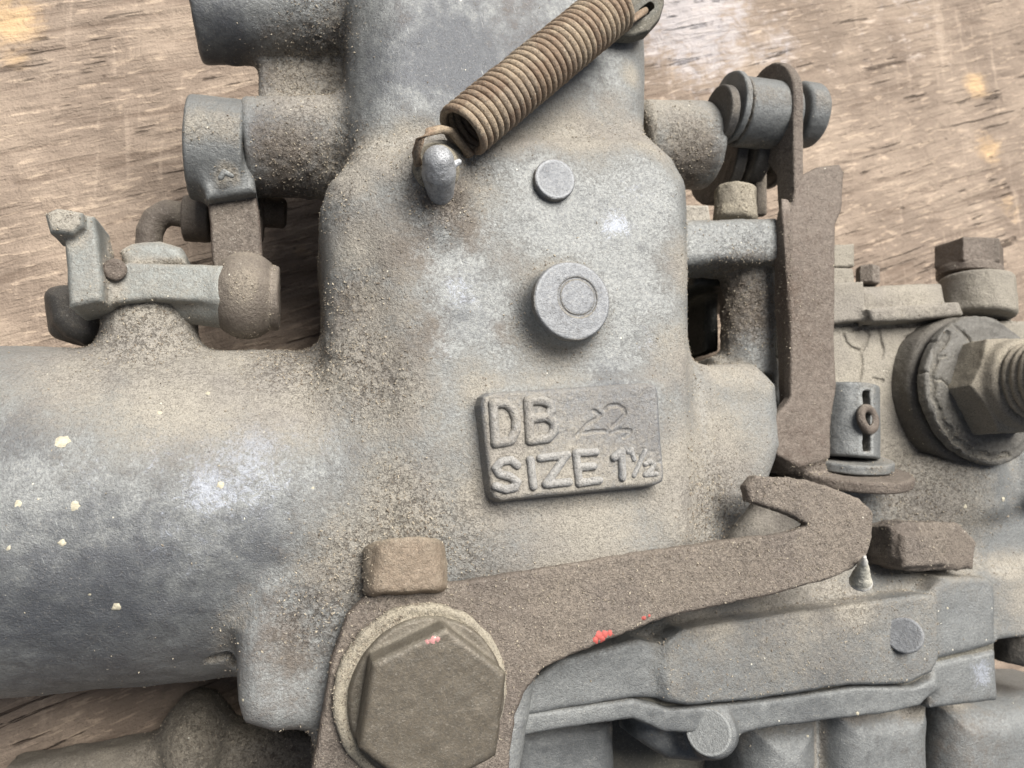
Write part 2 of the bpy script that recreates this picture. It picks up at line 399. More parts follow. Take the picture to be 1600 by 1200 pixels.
M_LOWER = grime_metal("grimy_shaded_metal", (0.17, 0.155, 0.13), (0.10, 0.088, 0.074), dustc=(0.27, 0.24, 0.19), dust_add=.05, brown_add=.25, bump_mm=.12)  # grimy, and browned darker to put the dome's shade into the colour
M_TAN = grime_metal("tan_rusted_steel", (0.21, 0.165, 0.122), (0.13, 0.095, 0.068), dustc=(0.36, 0.31, 0.235), dust_add=.12, brown_add=.05, bump_mm=.09)
M_LEVER = grime_metal("pale_lever_metal", (0.20, 0.21, 0.20), (0.13, 0.137, 0.13), dust_add=.12, bump_mm=.06)
M_SPRING = grime_metal("spring_wire", (0.205, 0.135, 0.088), (0.12, 0.072, 0.048), dustc=(0.36, 0.285, 0.20), brownc=(0.16, 0.095, 0.06), dust_add=.15, brown_add=.12, bump_mm=.05)
M_BLACK = grime_metal("black_paint_and_shade", (0.05, 0.052, 0.048), (0.022, 0.026, 0.026), dustc=(0.16, 0.15, 0.12), dust_add=.1, bump_mm=.04)  # black paint; also colours the slab that stands for bowl shade
M_WORN = grime_metal("worn_bright_metal", (0.36, 0.37, 0.385), (0.17, 0.175, 0.18), dust_add=-.1, bump_mm=.10, rough=.50, metallic=.0)
M_PALE = grime_metal("pale_metal", (0.60, 0.58, 0.50), (0.45, 0.43, 0.36), dust_add=.3, bump_mm=.07)

def plain(name, col, rough=.9, size=.6, var=.35):
    m, nt, b = mat(name); g = G(nt)
    f = g.noise(size, 3, .6)
    nt.links.new(g.mix(g.step(f, .3, .7), col, tuple(x * (1 - var) for x in col)), b.inputs["Base Color"])
    b.inputs["Roughness"].default_value = rough
    nt.links.new(g.bump(f, .12), b.inputs["Normal"]); return m
M_SPECK = plain("cream_speck", (0.50, 0.46, 0.35), .8)
M_REDP = plain("red_paint", (0.42, 0.085, 0.07), .7)
M_PINK = plain("pink_paint", (0.42, 0.20, 0.19), .7)
def grain_mat():
    m, nt, b = mat("dust_grain"); g = G(nt)
    oi = g.noise(.9, 2, .8)
    c1 = g.mix(g.step(oi, .40, .62), (0.16, 0.13, 0.10), (0.38, 0.335, 0.26))
    nt.links.new(c1, b.inputs["Base Color"]); b.inputs["Roughness"].default_value = .95; return m
M_GRAIN = grain_mat()

# ------------------------------------------------------------------ objects
BASE = P(800, 620, 0); BASE[2] = 0
root = bpy.data.objects.new("carburetor", None); scene.collection.objects.link(root)
root.empty_display_size = .02; root.location = BASE * MM
root['label'] = "old grey cast-metal carburetor with rusty spring and levers, caked in dust, lying on a board"
root['category'] = "carburetor"
def link(name, me, parent=root, kind=None, label=None):
    """the mesh's vertices are in mm in the place; give it an origin of its own"""
    co = np.empty(len(me.vertices) * 3, 'f4'); me.vertices.foreach_get("co", co); co = co.reshape(-1, 3)
    cen = (co.min(0) + co.max(0)) / 2
    me.vertices.foreach_set("co", ((co - cen) * MM).ravel()); me.update()
    o = bpy.data.objects.new(name, me); scene.collection.objects.link(o)
    o['_w'] = [float(x) for x in cen]
    if parent is not None:
        o.parent = parent
        pw = np.array(parent['_w']) if '_w' in parent.keys() else BASE
        o.location = (cen - pw) * MM
    else: o.location = cen * MM
    if kind: o['kind'] = kind
    if label: o['label'] = label
    return o
def mesh(verts, faces, material, smooth=True, attrs=None):
    me = bpy.data.meshes.new("m"); nv, nf = len(verts), len(faces)
    faces = np.asarray(faces); w = faces.shape[1]
    me.vertices.add(nv); me.vertices.foreach_set("co", np.asarray(verts, 'f4').ravel())
    me.loops.add(nf * w); me.loops.foreach_set("vertex_index", faces.astype('i4').ravel())
    me.polygons.add(nf); me.polygons.foreach_set("loop_start", np.arange(0, nf * w, w, dtype='i4'))
    me.polygons.foreach_set("use_smooth", np.full(nf, smooth))
    me.update(calc_edges=True)
    for k, a in (attrs or {}).items():
        at = me.attributes.new(k, 'FLOAT', 'POINT'); at.data.foreach_set("value", np.asarray(a, 'f4'))
    me.materials.append(material); return me
VOLS = {}; GRAINS = []
def build(name, ops, h, material, parent=root, rough=0.12, rscale=2.5, lo=None, hi=None, label=None, kind=None, dirt=1.0, grains=0, margin=3.0, lump=0.0, keep=None, cz=1.0):
    vol = solid(ops, h, lo, hi, margin)
    v, q = nets(vol)
    nrm = grad(vol, v)
    disp = (fbm(v, rscale, len(name)) - .5) * 2 * rough
    # how much each point sits in a corner: dirt gathers there
    e = 1.6; conc = np.clip(1 - sample(vol, v + nrm * e) / e, 0, 1)
    e2 = 4.0; conc2 = np.clip(1 - sample(vol, v + nrm * e2) / e2, 0, 1)
    conc = conc * cz; conc2 = conc2 * cz
    ew = max(.9, 2.2 * h); wear = np.clip(1 + sample(vol, v - nrm * ew) / ew, 0, 1)
    grit = np.clip(field(v, GRIT) * dirt + conc * .4, 0, 1)
    disp = disp + (fbm(v, 1.15, 5, 2) - .42) * grit * .75
    if lump: disp = disp + (fbm(v, 7, 9, 2) - .5) * lump
    dust = np.clip(field(v, DUST) * dirt + conc * .75 + conc2 * .35 + np.clip(nrm[:, 1], 0, 1) * .38, 0, 1.4)  # last term: faces turned to +y get the pale tone too
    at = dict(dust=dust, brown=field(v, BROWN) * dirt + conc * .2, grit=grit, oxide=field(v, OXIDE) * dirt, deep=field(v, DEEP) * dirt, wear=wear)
    v2 = v + nrm * disp[:, None]
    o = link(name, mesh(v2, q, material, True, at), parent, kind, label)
    if keep: VOLS[keep] = vol
    if grains:
        w = (grit ** 1.5 + conc * .6 + .004) * (nrm[:, 2] > -.1)
        pick = rng.choice(len(v), grains, p=w / w.sum())
        GRAINS.append((v2[pick], nrm[pick]))
    return o
X, Y3, Z3 = np.array([1., 0, 0]), np.array([0, 1., 0]), np.array([0, 0, 1.])

# --- main casting
def hits(px, py, vols):
    o = np.array([0, 0, H_CAM]); dr = P(px, py, 0) - o; dr /= np.linalg.norm(dr)
    ts = np.arange(95, 240, .15); pts = o + dr * ts[:, None]
    best = None
    for k in vols:
        V, L, h = VOLS[k]
        inb = ((pts > L) & (pts < L + (np.array(V.shape) - 1) * h)).all(1)
        s = np.where(inb, sample(VOLS[k], pts), 9)
        i = np.argmax(s < 0)
        if s[i] < 0 and (best is None or i < best[0]): best = (i, k)
    if best is None: return None
    p = pts[best[0]]; return p, grad(VOLS[best[1]], p[None])[0]

outer = [(508, 420), (503, 330), (515, 290), (560, 252), (640, 232), (800, 224), (960, 222), (1004, 226), (1042, 256), (1058, 300), (1060, 560), (1082, 720), (1085, 880), (980, 950), (700, 1000), (540, 1000), (505, 800)]
inner = [(680, 440), (650, 340), (670, 290), (720, 264), (800, 250), (960, 244), (1010, 252), (1044, 300), (1048, 560), (1050, 760), (1044, 830), (980, 850), (760, 850), (700, 800), (690, 620)]
middle = [(600, 440), (575, 330), (600, 275), (660, 250), (800, 240), (1000, 240), (1048, 290), (1052, 560), (1056, 840), (1000, 900), (660, 910), (620, 620)]
body_ops = [
    (1, cyl(P(-330, 820, 31), P(690, 782, 31), 28.6, rnd=6), 0),
    (1, plate(outer, 8, 57, 5, at=52), 5),
    (1, plate(middle, 16, 59.6, 4, at=59), 10),
    (1, plate(inner, 20, 62, 2.2, at=62), 9),
    (1, plate([(541, 300), (541, -60), (993, -60), (993, 300)], 6, 57.5, 10, at=46), 3.0),
    # round the neck's left flank
    (1, plate([(1055, 570), (1180, 566), (1214, 600), (1222, 700), (1200, 760), (1120, 860), (1055, 900)], 12, 53.5, 6, at=50), 8),
    (1, plate([(366, 985), (370, 1100), (380, 1134), (430, 1148), (490, 1138), (540, 1100), (560, 900), (470, 890), (405, 910)], 10, 58.5, 3.5, at=57), 3.0),
    (1, plate([(480, 860), (820, 850), (900, 960), (840, 1040), (800, 1300), (490, 1300), (500, 1000)], 8, 55.5, 3, at=54), 6),
    # bosses on the left
    (1, cylp((384, 231, 38), (600, 231, 38), 75, 78, 1.0), 4),
    (1, cylp((300, 8, 38), (600, 8, 38), 86, 88, 1.0), 2.2),
    (1, cylp((366, 80, 36), (366, 102, 34), 17, 15, 1.0), .8),
    (1, plate([(402, 86), (560, 86), (560, 170), (404, 170)], 14, 38, 1.5, at=38), 2),
    (1, cylp((232, 620, 36), (236, 474, 36), 77, 68, 1.0), 3.5),
    # linkage boss right of the neck
    (1, cylp((990, 225, 40), (1105, 228, 40), 66, 66, 2.0), 2.5),
    # bracket bar and post with the window between
    (1, plate([(1050, 348), (1205, 345), (1219, 365), (1219, 412), (1050, 420)], 34, 49, 2.2, at=46), 2.5),
    (1, cylp((1168, 400, 39), (1168, 590, 39), 41, 41, 1.0), 1.5),
    (1, plate(rect(1120, 555, 1280, 640), 20, 40, 3, at=40), 3),
    (-1, plate([(480, 180), (1100, 180), (1110, 900), (480, 900)], 62.0, 80, .1, at=62), 1.6),
    # collar of the plug
    (1, cyl(P(890, 474, 67) * [1, 1, 0] + Z3 * 60, P(895, 469, 67) * [1, 1, 0] + Z3 * 65.6, 7.6, 6.4, .6), 2.0),
    # root of the spring lug
    (1, tubep([(692, 352, 60.5), (688, 300, 61.5), (685, 262, 62)], [1.6, 3.2, 3.6]), 5),
    # seat round the lug and skirt fillet below the name plate
    (1, plate([(742, 622), (762, 605), (1020, 591), (1038, 604), (1047, 745), (1032, 767), (785, 792), (757, 780)], 58, 62.3, 1.0, at=62.3), 2.0),
    (-1, plate([(1080, 428), (1122, 428), (1118, 545), (1085, 550)], 0, 60, 1.0, at=40), 1.2),
    (-1, tubep([(1062, 664, 53.2), (1110, 662, 51.4)], .5), .4),
    (-1, tubep([(335, 1030, 48), (368, 1012, 49), (372, 1040, 47)], 1.0), 1),
]
lo = np.array([P(-120, 600, 0)[0], P(800, 1290, 40)[1], 0.3]); hi = np.array([150., P(800, -50, 40)[1] + 4, 90])
build("body", body_ops, 0.43, M_CAST, rough=.16, rscale=3.0, lo=lo, hi=hi, grains=30000, margin=7, lump=.5, keep='body')
print('body', round(time.time() - T0, 1))

# --- name plate with cast letters
def cr(x, y): return (730 + x / 4.848, 580 + y / 4.848)
ZP = 65.6
def stroke(pts, r, z=ZP): return tube([P(*cr(x, y), z) for x, y in pts], r)
plate_ops = [(1, plate([(746, 632), (750, 616), (763, 608), (890, 600), (1014, 593), (1029, 597), (1034, 610), (1039, 690), (1044, 743), (1041, 756), (1028, 763), (900, 776), (784, 788), (769, 783), (762, 770), (754, 700)], 60.5, ZP, .7, .12), 0),
             (-1, stroke([(960, 300), (1010, 330), (985, 355), (905, 405), (860, 455), (832, 490)], .36), .15), (-1, stroke([(885, 470), (960, 455), (1045, 455)], .36), .15),
             (-1, stroke([(1045, 290), (1080, 262), (1140, 255), (1190, 285), (1195, 325), (1150, 375), (1100, 425)], .36), .15), (-1, stroke([(1085, 470), (1150, 445), (1240, 450), (1225, 480), (1185, 500)], .36), .15)]
for x, y, r in [(1300, 640, .5), (1370, 700, .7), (1430, 760, .6), (1350, 770, .45), (1455, 690, .5), (1260, 650, .35), (1400, 610, .4), (1290, 780, .35), (1460, 640, .4), (1330, 590, .3)]:
    plate_ops.append((-1, ell(P(*cr(x, y), ZP + .15), (r, r * .8, r * .9)), .3))
build_dust = list(DUST); DUST[:] = [(790, 690, 65, 55, 1.1), (790, 760, 65, 60, 1.1), (900, 765, 65, 60, 1.), (990, 765, 65, 45, .8)]
np_obj = build("name_plate", plate_ops, 0.16, M_PLUG, rough=.05, rscale=1.2, label="raised cast name plate with worn lettering", margin=1.5, dirt=.55, cz=.5, keep='plate')
letters = [
    [[(195, 248), (215, 540)], [(195, 246), (290, 242), (345, 290), (372, 370), (368, 450), (330, 525), (215, 545)]],
    [[(460, 228), (475, 522)], [(460, 226), (570, 222), (630, 248), (640, 295), (600, 345), (480, 358)], [(600, 348), (655, 385), (662, 450), (615, 508), (475, 527)]],
    [[(380, 712), (335, 672), (260, 682), (215, 732), (245, 778), (325, 800), (380, 840), (362, 880), (295, 896), (215, 872)]],
    [[(478, 668), (502, 872)]],
    [[(552, 658), (758, 632)], [(745, 645), (598, 850)], [(595, 858), (772, 838)]],
    [[(822, 622), (848, 845)], [(826, 618), (975, 612)], [(838, 728), (958, 720)], [(848, 847), (1000, 826)]],
    [[(1168, 606), (1176, 808)], [(1110, 655), (1166, 608)]],
    [[(1240, 592), (1262, 668)], [(1218, 612), (1240, 592)]],
    [[(1345, 606), (1262, 790)]],
    [[(1345, 705), (1385, 680), (1415, 705), (1395, 745), (1345, 785)], [(1345, 785), (1432, 778)]]]
DUST[:] = build_dust
DUST += [(800, 670, ZP, 60, .9), (800, 750, ZP, 70, .9), (900, 755, ZP, 70, .8), (980, 765, ZP, 50, .6)]
for i, st in enumerate(letters):
    r = .74 if i < 2 else (.64 if i < 7 else .42)
    dz = -.16 if i >= 7 else 0
    build("letter", [(1, stroke(s, r, ZP + .12 + dz), .15) for s in st], .15, M_PLUG, np_obj, rough=.05, rscale=.8, margin=1.2, dirt=.6, cz=.5)

# --- plugs on the face
plug = build("boss_plug", [(1, cyl(P(895, 469, 67.3) - Z3 * 2.4, P(895, 469, 67.3), 63 * U(895, 469, 67.3), rnd=.4), 0), (-1, torus(P(903, 464, 67.3), Z3, 3.1, .3), .1)], .18, M_PLUG, rough=.05, rscale=1.5, dirt=.5)
build("face_plug", [(1, cyl(P(868, 279, 63.4) - Z3 * 3, P(868, 279, 63.4), 33 * U(868, 279, 63), rnd=.3), 0)], .16, M_PLUG, rough=.06, rscale=1.2, dirt=.3)
# --- spring lug, spring and its far bracket
build("spring_lug", [(1, tubep([(688, 332, 61), (688, 300, 64), (686, 270, 67.5), (685, 252, 69)], [1.1, 2.1, 2.65, 2.4]), 0), (1, tubep([(700, 262, 67.6), (717, 253, 68.2)], [.7, .5]), .3)], .2, M_WORN, rough=.10, rscale=1.2, dirt=.2, cz=.2)
build("lug_collar", [(1, cyl(P(682, 262, 63.0), P(682, 262, 66.0), 3.9, 3.5, .8), 0)], .25, M_WASH, rough=.2)
A, B = P(719, 208, 67.0), P(958, 12, 64.8)
ax = (B - A); LL = np.linalg.norm(ax); ax /= LL; Fm = frame(ax, (0, 0, 1))
turns, per, R0 = 30, 28, 4.0; rw = LL / turns * .505
tt = np.linspace(0, 1, turns * per + 1); ph = tt * turns * 2 * np.pi + 2.2
jit = (vnoise(np.stack([tt * 60, tt * 0, tt * 0], 1), 1.0, 4) - .5) * .10
cl = A + np.outer(tt * LL, ax) + np.outer(np.cos(ph) * (R0 + jit), Fm[:, 0]) + np.outer(np.sin(ph) * (R0 + jit), Fm[:, 1])
# hooks
h0 = cl[0]
h1 = [P(704, 205, 67), P(688, 202, 69), P(670, 206, 70.5), P(656, 220, 70.5), P(650, 240, 68), P(653, 256, 66)]
path = np.array(h1[::-1] + [p for p in cl] + [P(978, 36, 64.0), P(990, 29, 63.4), P(1003, 20, 62.6), P(1008, 17, 59.5)])
def sweep(path, r, n=10):
    path = np.array(path); T = np.gradient(path, axis=0); T /= np.linalg.norm(T, axis=1, keepdims=True)
    up = Fm[:, 2]; N = np.cross(T, up); ln = np.linalg.norm(N, axis=1, keepdims=True); N /= np.maximum(ln, 1e-6); Bn = np.cross(T, N)
    a = np.arange(n) * 2 * np.pi / n
    rr = (np.ones(len(path)) * r)[:, None, None]
    V = path[:, None, :] + rr * (np.cos(a)[None, :, None] * N[:, None, :] + np.sin(a)[None, :, None] * Bn[:, None, :])
    i = np.arange(len(path) - 1)[:, None] * n; j = np.arange(n)[None, :]; j2 = (j + 1) % n
    Q = np.stack([i + j, i + j2, i + n + j2, i + n + j], 2).reshape(-1, 4)
    return V.reshape(-1, 3), Q
sv_, sq_ = sweep(path, rw)
sv_ = sv_ + rng.randn(len(sv_), 3) * .012 + (np.stack([vnoise(sv_, .9, k) for k in range(3)], 1) - .5) * .09
sp_att = dict(dust=.35 + .6 * (fbm(sv_, 5, 2) > .5), brown=fbm(sv_, 6, 8), grit=np.full(len(sv_), .3), oxide=np.zeros(len(sv_)), deep=np.zeros(len(sv_)))
link("return_spring", mesh(sv_, sq_, M_SPRING, True, sp_att), label="rusty tan close-wound return spring")
build("spring_bracket", [(1, plate([(940, 30), (950, -40), (1040, -40), (1039, 8), (1032, 30), (1015, 48), (990, 55), (965, 52)], 58, 61, .5), 0), (-1, tubep([(1000, 24, 60), (1013, 14, 60)], 1.15), .2), (-1, tubep([(1000, 24, 62), (1013, 14, 62), ], 1.15), .2)], .22, M_BLACK, rough=.08, dirt=.2)
print('face', round(time.time() - T0, 1))

# --- big hex bolt, washer and rusty strap lever
strap = [(470, 1290), (488, 1200), (505, 1100), (520, 1020), (540, 962), (572, 932), (620, 919), (700, 911), (760, 903), (870, 884), (1000, 864), (1130, 845), (1235, 832), (1266, 820),
         (1240, 806), (1205, 794), (1172, 783), (1168, 760), (1182, 743), (1235, 745), (1295, 759), (1345, 778), (1366, 800), (1366, 840), (1358, 868), (1335, 890), (1290, 908), (1200, 932), (1120, 948), (1040, 966),
         (960, 997), (900, 1022), (850, 1047), (820, 1082), (806, 1120), (800, 1180), (785, 1290)]
sl = build("strap_lever", [(1, plate(strap, 60.4, 63.0, .6), 0), (-1, tubep([(935, 1003, 65), (965, 996, 65)], .3), .1)], .28, M_RUST, rough=.22, rscale=1.6, label="flat rusty brown strap lever with forked end", dirt=.35, grains=1800, lump=.5, keep='strap')
u = U(660, 1085, 65)
wz = P(661, 1085, 65.0)
build("bolt_washer", [(1, cyl(wz - Z3 * 2, wz, 138 * u, 136 * u, .8), 0), (-1, torus(wz + Z3 * .2, Z3, 118 * u, .5), .8)], .3, M_WASH, rough=.35, rscale=2.2, label="wide dusty washer under the large bolt", grains=900)
hz = 71.6; hc = P(680, 1110, hz); hr = 126 * U(680, 1110, hz)
hexa = ngon(hr, 6, math.radians(21))
build("hex_bolt", [(1, cyl(hc - Z3 * 7.6, hc - Z3 * 5.6, hr * 1.03, rnd=.5), 0), (1, prism(hexa, hc, I3, -6.6, 0, .8), .4), (-1, Prim(hc - 20, hc + 20, (lambda c_: (lambda X_, Y_, Z_: -(np.sqrt((X_ - c_[0]) ** 2 + (Y_ - c_[1]) ** 2) * .35 + (Z_ - c_[2]) - hr * .35 * .965)))(hc)), .4)], .25, M_HEAD, rough=.12, rscale=2.5, label="large worn hex bolt head with a trace of pink paint", dirt=.5, cz=.3, keep='hex')
# brown hex head lying behind the strap
c0, c1 = P(634, 930, 62), P(632, 850, 60)
build("side_bolt", [(1, cyl(c0, c1, 64 * U(632, 880, 60), rnd=1.0), 0), (-1, Prim(c0 - 30, c1 + 30, lambda X_, Y_, Z_: (c0[2] + 3.6 - Z_) + 0 * X_ + 0 * Y_), .8)], .25, M_TAN, rough=.25, rscale=1.8, label="rust brown bolt head behind the strap lever", grains=120, dirt=.12, cz=.6)

# --- bowl cover and bowl, lower right
face_z = 53
cover = [(1, plate([(800, 1120), (812, 1085), (850, 1050), (1000, 985), (1050, 952), (1200, 935), (1330, 905), (1470, 893), (1545, 893), (1558, 905), (1560, 1015), (1470, 1035), (1460, 1075), (1340, 1085), (1050, 1108), (990, 1095)], 16, 46, 2, at=46), 0),
         (1, plate([(1046, 1000), (1068, 984), (1200, 965), (1440, 928), (1462, 930), (1468, 950), (1470, 1030), (1458, 1052), (1420, 1070), (1330, 1072), (1180, 1094), (1075, 1104), (1046, 1094), (1036, 1050)], 24, face_z, .8), 2.0),
         (1, plate([(1455, 925), (1475, 903), (1545, 901), (1556, 912), (1558, 1008), (1455, 1034)], 20, 51.3, 1.2), 1.5),
         (1, plate([(830, 1065), (880, 1030), (1000, 1000), (1046, 1010), (1052, 1090), (985, 1092), (812, 1119)], 20, 52.0, .8), 2.5),
         (1, plate([(1550, 902), (1700, 890), (1700, 985), (1556, 1003)], 20, 46, 1.5), 1.5),
         # dusty shoulder up to the housing
         (1, plate([(1215, 760), (1260, 740), (1700, 690), (1700, 905), (1300, 930), (1180, 930), (1150, 850)], 12, 43, 4, at=43), 6),
         (1, ell(P(1460, 760, 38), (13, 9, 9)), 6),
         (1, cylp((1590, 700, 40), (1590, 790, 40), 55, 60, 3), 3),
         (1, cylp((1480, 700, 36), (1475, 790, 34), 75, 85, 3), 4)]
build("bowl_cover", cover, .42, M_CASTD, rough=.15, rscale=2.5, hi=np.array([178., 200, 90]), grains=5000, margin=5, lump=.5, label="dusty grey cover casting of the float bowl", keep='cover')
bowl = [(1, plate([(805, 1118), (990, 1092), (1050, 1108), (1200, 1094), (1340, 1073), (1430, 1073), (1463, 1058), (1468, 1076), (1440, 1104), (1380, 1117), (1200, 1138), (1150, 1150), (1040, 1146), (990, 1124), (960, 1128), (808, 1152)], 18, 51.9, .8), 0),
        (1, plate([(1000, 1118), (1040, 1118), (1160, 1110), (1162, 1160), (1140, 1190), (1100, 1198), (1050, 1192), (1000, 1160)], 34, 46, 3, at=46), 2),
        (1, cyl(P(1112, 1144, 38), P(1112, 1144, 52), 4.7, 4.4, .9), 1.2),
        (1, plate([(1150, 1120), (1270, 1100), (1270, 1320), (1150, 1320)], 10, 44, 8, at=38), 1.5),
        (1, plate([(1286, 1100), (1440, 1090), (1442, 1320), (1288, 1320)], 10, 46.5, 6, at=42), 2.0),
        (1, plate([(1452, 1095), (1600, 1080), (1720, 1080), (1720, 1320), (1452, 1320)], 10, 44, 7, at=38), 2.0),
        (1, plate([(1455, 1036), (1558, 1014), (1562, 1096), (1455, 1110)], 20, 50.6, 1.2), 2.5),
        (1, plate([(800, 1140), (966, 1120), (972, 1320), (790, 1320)], 10, 38, 4, at=38), 1.0),
        (1, ell(P(1395, 1148, 44.6), (1.5, 2.2, .35)), .4)]
build("float_bowl", bowl, .42, M_CASTD, rough=.15, rscale=2.5, lo=np.array([-50, P(1100, 1300, 40)[1], 5]), hi=np.array([178., 200, 90]), grains=900, margin=4, lump=.4, label="grey finned float bowl below the cover seam", keep='bowl')
build("bowl_base", [(1, plate(rect(850, 1090, 1500, 1330), 1, 26, 2), 0)], .5, M_BLACK, rough=.2, dirt=.2, label="added black slab standing in for the shade under the float bowl")  # black slab added to paint in the shade below the bowl
build("gasket", [(1, plate([(812, 1100), (985, 1076), (1045, 1084), (1180, 1078), (1340, 1058), (1430, 1058), (1462, 1020), (1554, 1000), (1556, 1026), (1470, 1050), (1462, 1084), (1200, 1112), (1050, 1122), (985, 1104), (812, 1130)], 30, 49.9, .4), 0)], .3, M_BLACK, rough=.15, dirt=.2, label="thin dark gasket in the seam between cover and bowl")
build("cover_plug", [(1, cyl(P(1413, 992, 52.9), P(1413, 992, 54.6), 3.35, rnd=.3), 0)], .18, M_PLUG, rough=.04, rscale=1.0, dirt=.2)
build("bowl_screw", [(1, cyl(P(1108, 1144, 51.4), P(1108, 1144, 52.9), 3.9, rnd=.25), 0)], .18, M_CASTD, rough=.04, rscale=1.2, dirt=.2)
build("corner_plug", [(1, cylp((1600, 1040, 40), (1600, 990, 40), 42, 42, 1), 0)], .35, M_DARK, rough=.3, lump=1.0)
build("pale_stub", [(1, cyl(P(1344, 910, 60.0), P(1351, 870, 65.5), 2.0, .35), 0)], .2, M_PALE, rough=.2, rscale=1.0, label="small pale pointed stub beside the strap lever", dirt=0, cz=.2)
build("square_bolt", [(1, plate([(1396, 824), (1418, 815), (1500, 817), (1530, 848), (1524, 890), (1420, 893), (1400, 872)], 44, 52, 1.2), 0),
                      (-1, prism(rect(-20, 0, 20, 20), P(1450, 836, 52), frame((1, 0, 0), (0, -.82, -.57)) @ np.eye(3), -20, 20, 0), .4) if False else (1, plate([(1410, 835), (1480, 835), (1482, 884), (1412, 888)], 40, 53.2, .8), .8)], .28, M_RUST, rough=.35, rscale=1.8, label="rusty square bolt head sunk in dusty casting", dirt=.4, grains=200)
print('bowl', round(time.time() - T0, 1))

# --- pump housing right, with the cracked coating
house = [(1, plate([(1240, 512), (1360, 507), (1560, 500), (1700, 500), (1700, 780), (1240, 780)], 10, 42, 1.5), 0),
         (1, plate([(1290, 440), (1352, 438), (1356, 500), (1290, 507)], 10, 45, 1.0), .8),
         (1, plate([(1357, 481), (1500, 470), (1508, 492), (1420, 500), (1366, 502)], 12, 47, .9), 1.0),
         (1, plate([(1340, 445), (1480, 438), (1490, 490), (1345, 490)], 10, 41, 3, at=41), 2.5),
         (1, cylp((1526, 497, 38), (1524, 434, 38), 55, 52, 1.2), 1.0),
         (1, plate([(1295, 418), (1334, 418), (1338, 445), (1295, 445)], 30, 42, .8), .5),
         (1, plate([(1300, 382), (1336, 380), (1337, 416), (1302, 418)], 30, 39, .8), .4)]
cracks = [[(1300, 508), (1366, 503)], [(1366, 503), (1440, 500), (1515, 493)], [(1305, 510), (1390, 503), (1510, 497)], [(1318, 520), (1322, 535), (1330, 543), (1345, 549), (1347, 570), (1343, 600), (1341, 680)], [(1352, 510), (1358, 525), (1347, 549)], [(1372, 512), (1376, 532), (1380, 545), (1378, 560)],
          [(1310, 515), (1330, 517), (1345, 512)], [(1400, 506), (1420, 512), (1440, 505)], [(1365, 592), (1380, 595)], [(1412, 527), (1440, 520), (1452, 516)]]
for c_ in cracks: house.append((-1, tubep([(x, y, 41.9) for x, y in c_], .42), .1))
build("pump_housing", house, .3, M_CLAY, rough=.16, rscale=2.0, hi=np.array([178., 200, 90]), grains=1800, margin=3, lump=.4, label="dusty housing with dried cracks")
a0, a1 = P(1514, 434, 36), P(1514, 386, 36)
build("housing_bolt", [(1, prism(ngon(51 * U(1514, 400, 40), 6, math.radians(35)), a0, frame(a1 - a0, (1, 0, 0)), 1.8, np.linalg.norm(a1 - a0), .5), 0), (1, cyl(a0, a0 + (a1 - a0) / np.linalg.norm(a1 - a0) * 2.0, 47 * U(1514, 420, 40), rnd=.3), 0)], .25, M_RUST, rough=.15, label="dark rusty hex bolt on top of the housing", dirt=.3)
build("small_nut", [(1, prism(ngon(2.6, 6, .2), P(1356, 445, 38), frame(P(1356, 412, 38) - P(1356, 445, 38)), 0, 4.2, .3), 0)], .2, M_RUST, rough=.15)
# upright fitting: coated rim, ring face, nut and thread
fc = P(1546, 607, 51) - Z3 * 5.5
RR = 116 * U(1546, 607, 51)
def rim(a, z, r=RR + .2): return fc + np.array([r * math.cos(math.radians(a)), r * math.sin(math.radians(a)), z])
boot = [(1, cyl(fc - Z3 * 12, fc + Z3 * 1.4, RR + 2.0, RR + .6, 1.6), 0)]
for pts in ([rim(168, 3, RR + 1), rim(166, 1, RR + 1.6), rim(169, -2, RR + 1.8), rim(165, -6, RR + 2)], [rim(150, 3, RR + 1), rim(147, 0, RR + 1.6), rim(141, -4, RR + 2)], [rim(205, 3, RR + 1), rim(207, -1, RR + 1.7), rim(204, -6, RR + 2)], [rim(228, 3, RR + 1), rim(232, 0, RR + 1.6), rim(240, -3, RR + 2)],
            [rim(a, -2.5 + .7 * math.sin(a * .2), RR + 1.7) for a in range(195, 262, 8)]):
    boot.append((-1, tube(pts, .7), .15))
build("rubber_boot", boot, .3, M_BOOT, rough=.3, rscale=3, lump=1.2, dirt=.35, cz=.6, label="dark cracked rubber collar under the coated ring", grains=150)
ringops = [(1, cyl(fc - Z3 * 1, fc + Z3 * 5.5, RR * .93, RR * .90, 1.0), 0), (1, cyl(fc + Z3 * 2.6, fc + Z3 * 5.2, RR + .3, RR + .1, .7), .1)]
for pts in ([rim(a, 5.4, RR * .92 + .35 * math.sin(a * .31)) for a in range(128, 290, 6)],
            [rim(118, 5.3, RR), rim(114, 5.5, RR * .8), rim(108, 5.5, RR * .62)], [rim(176, 5.4, RR * .95), rim(172, 5.5, RR * .8), rim(179, 5.5, RR * .66)], [rim(228, 5.3, RR * .98), rim(223, 5.5, RR * .8)], [rim(150, 5.3, RR), rim(153, 5.5, RR * .88), rim(148, 5.5, RR * .8)],
            [rim(168, 5.2, RR + .3), rim(168, 2, RR + .4)], [rim(200, 5.2, RR + .3), rim(201, 2, RR + .4)], [rim(236, 5.2, RR + .3), rim(240, 2, RR + .4)], [rim(140, 5.2, RR + .3), rim(141, 2, RR + .4)]):
    ringops.append((-1, tube(pts, .85 if len(pts) > 6 else .5), .1))
build("fitting_ring", ringops, .22, M_BOOT2, rough=.3, rscale=2.6, lump=.9, label="round coated ring cracked all round", grains=300, cz=.7)
nz = fc + Z3 * 5.2
nr = 82 * U(1546, 607, 52)
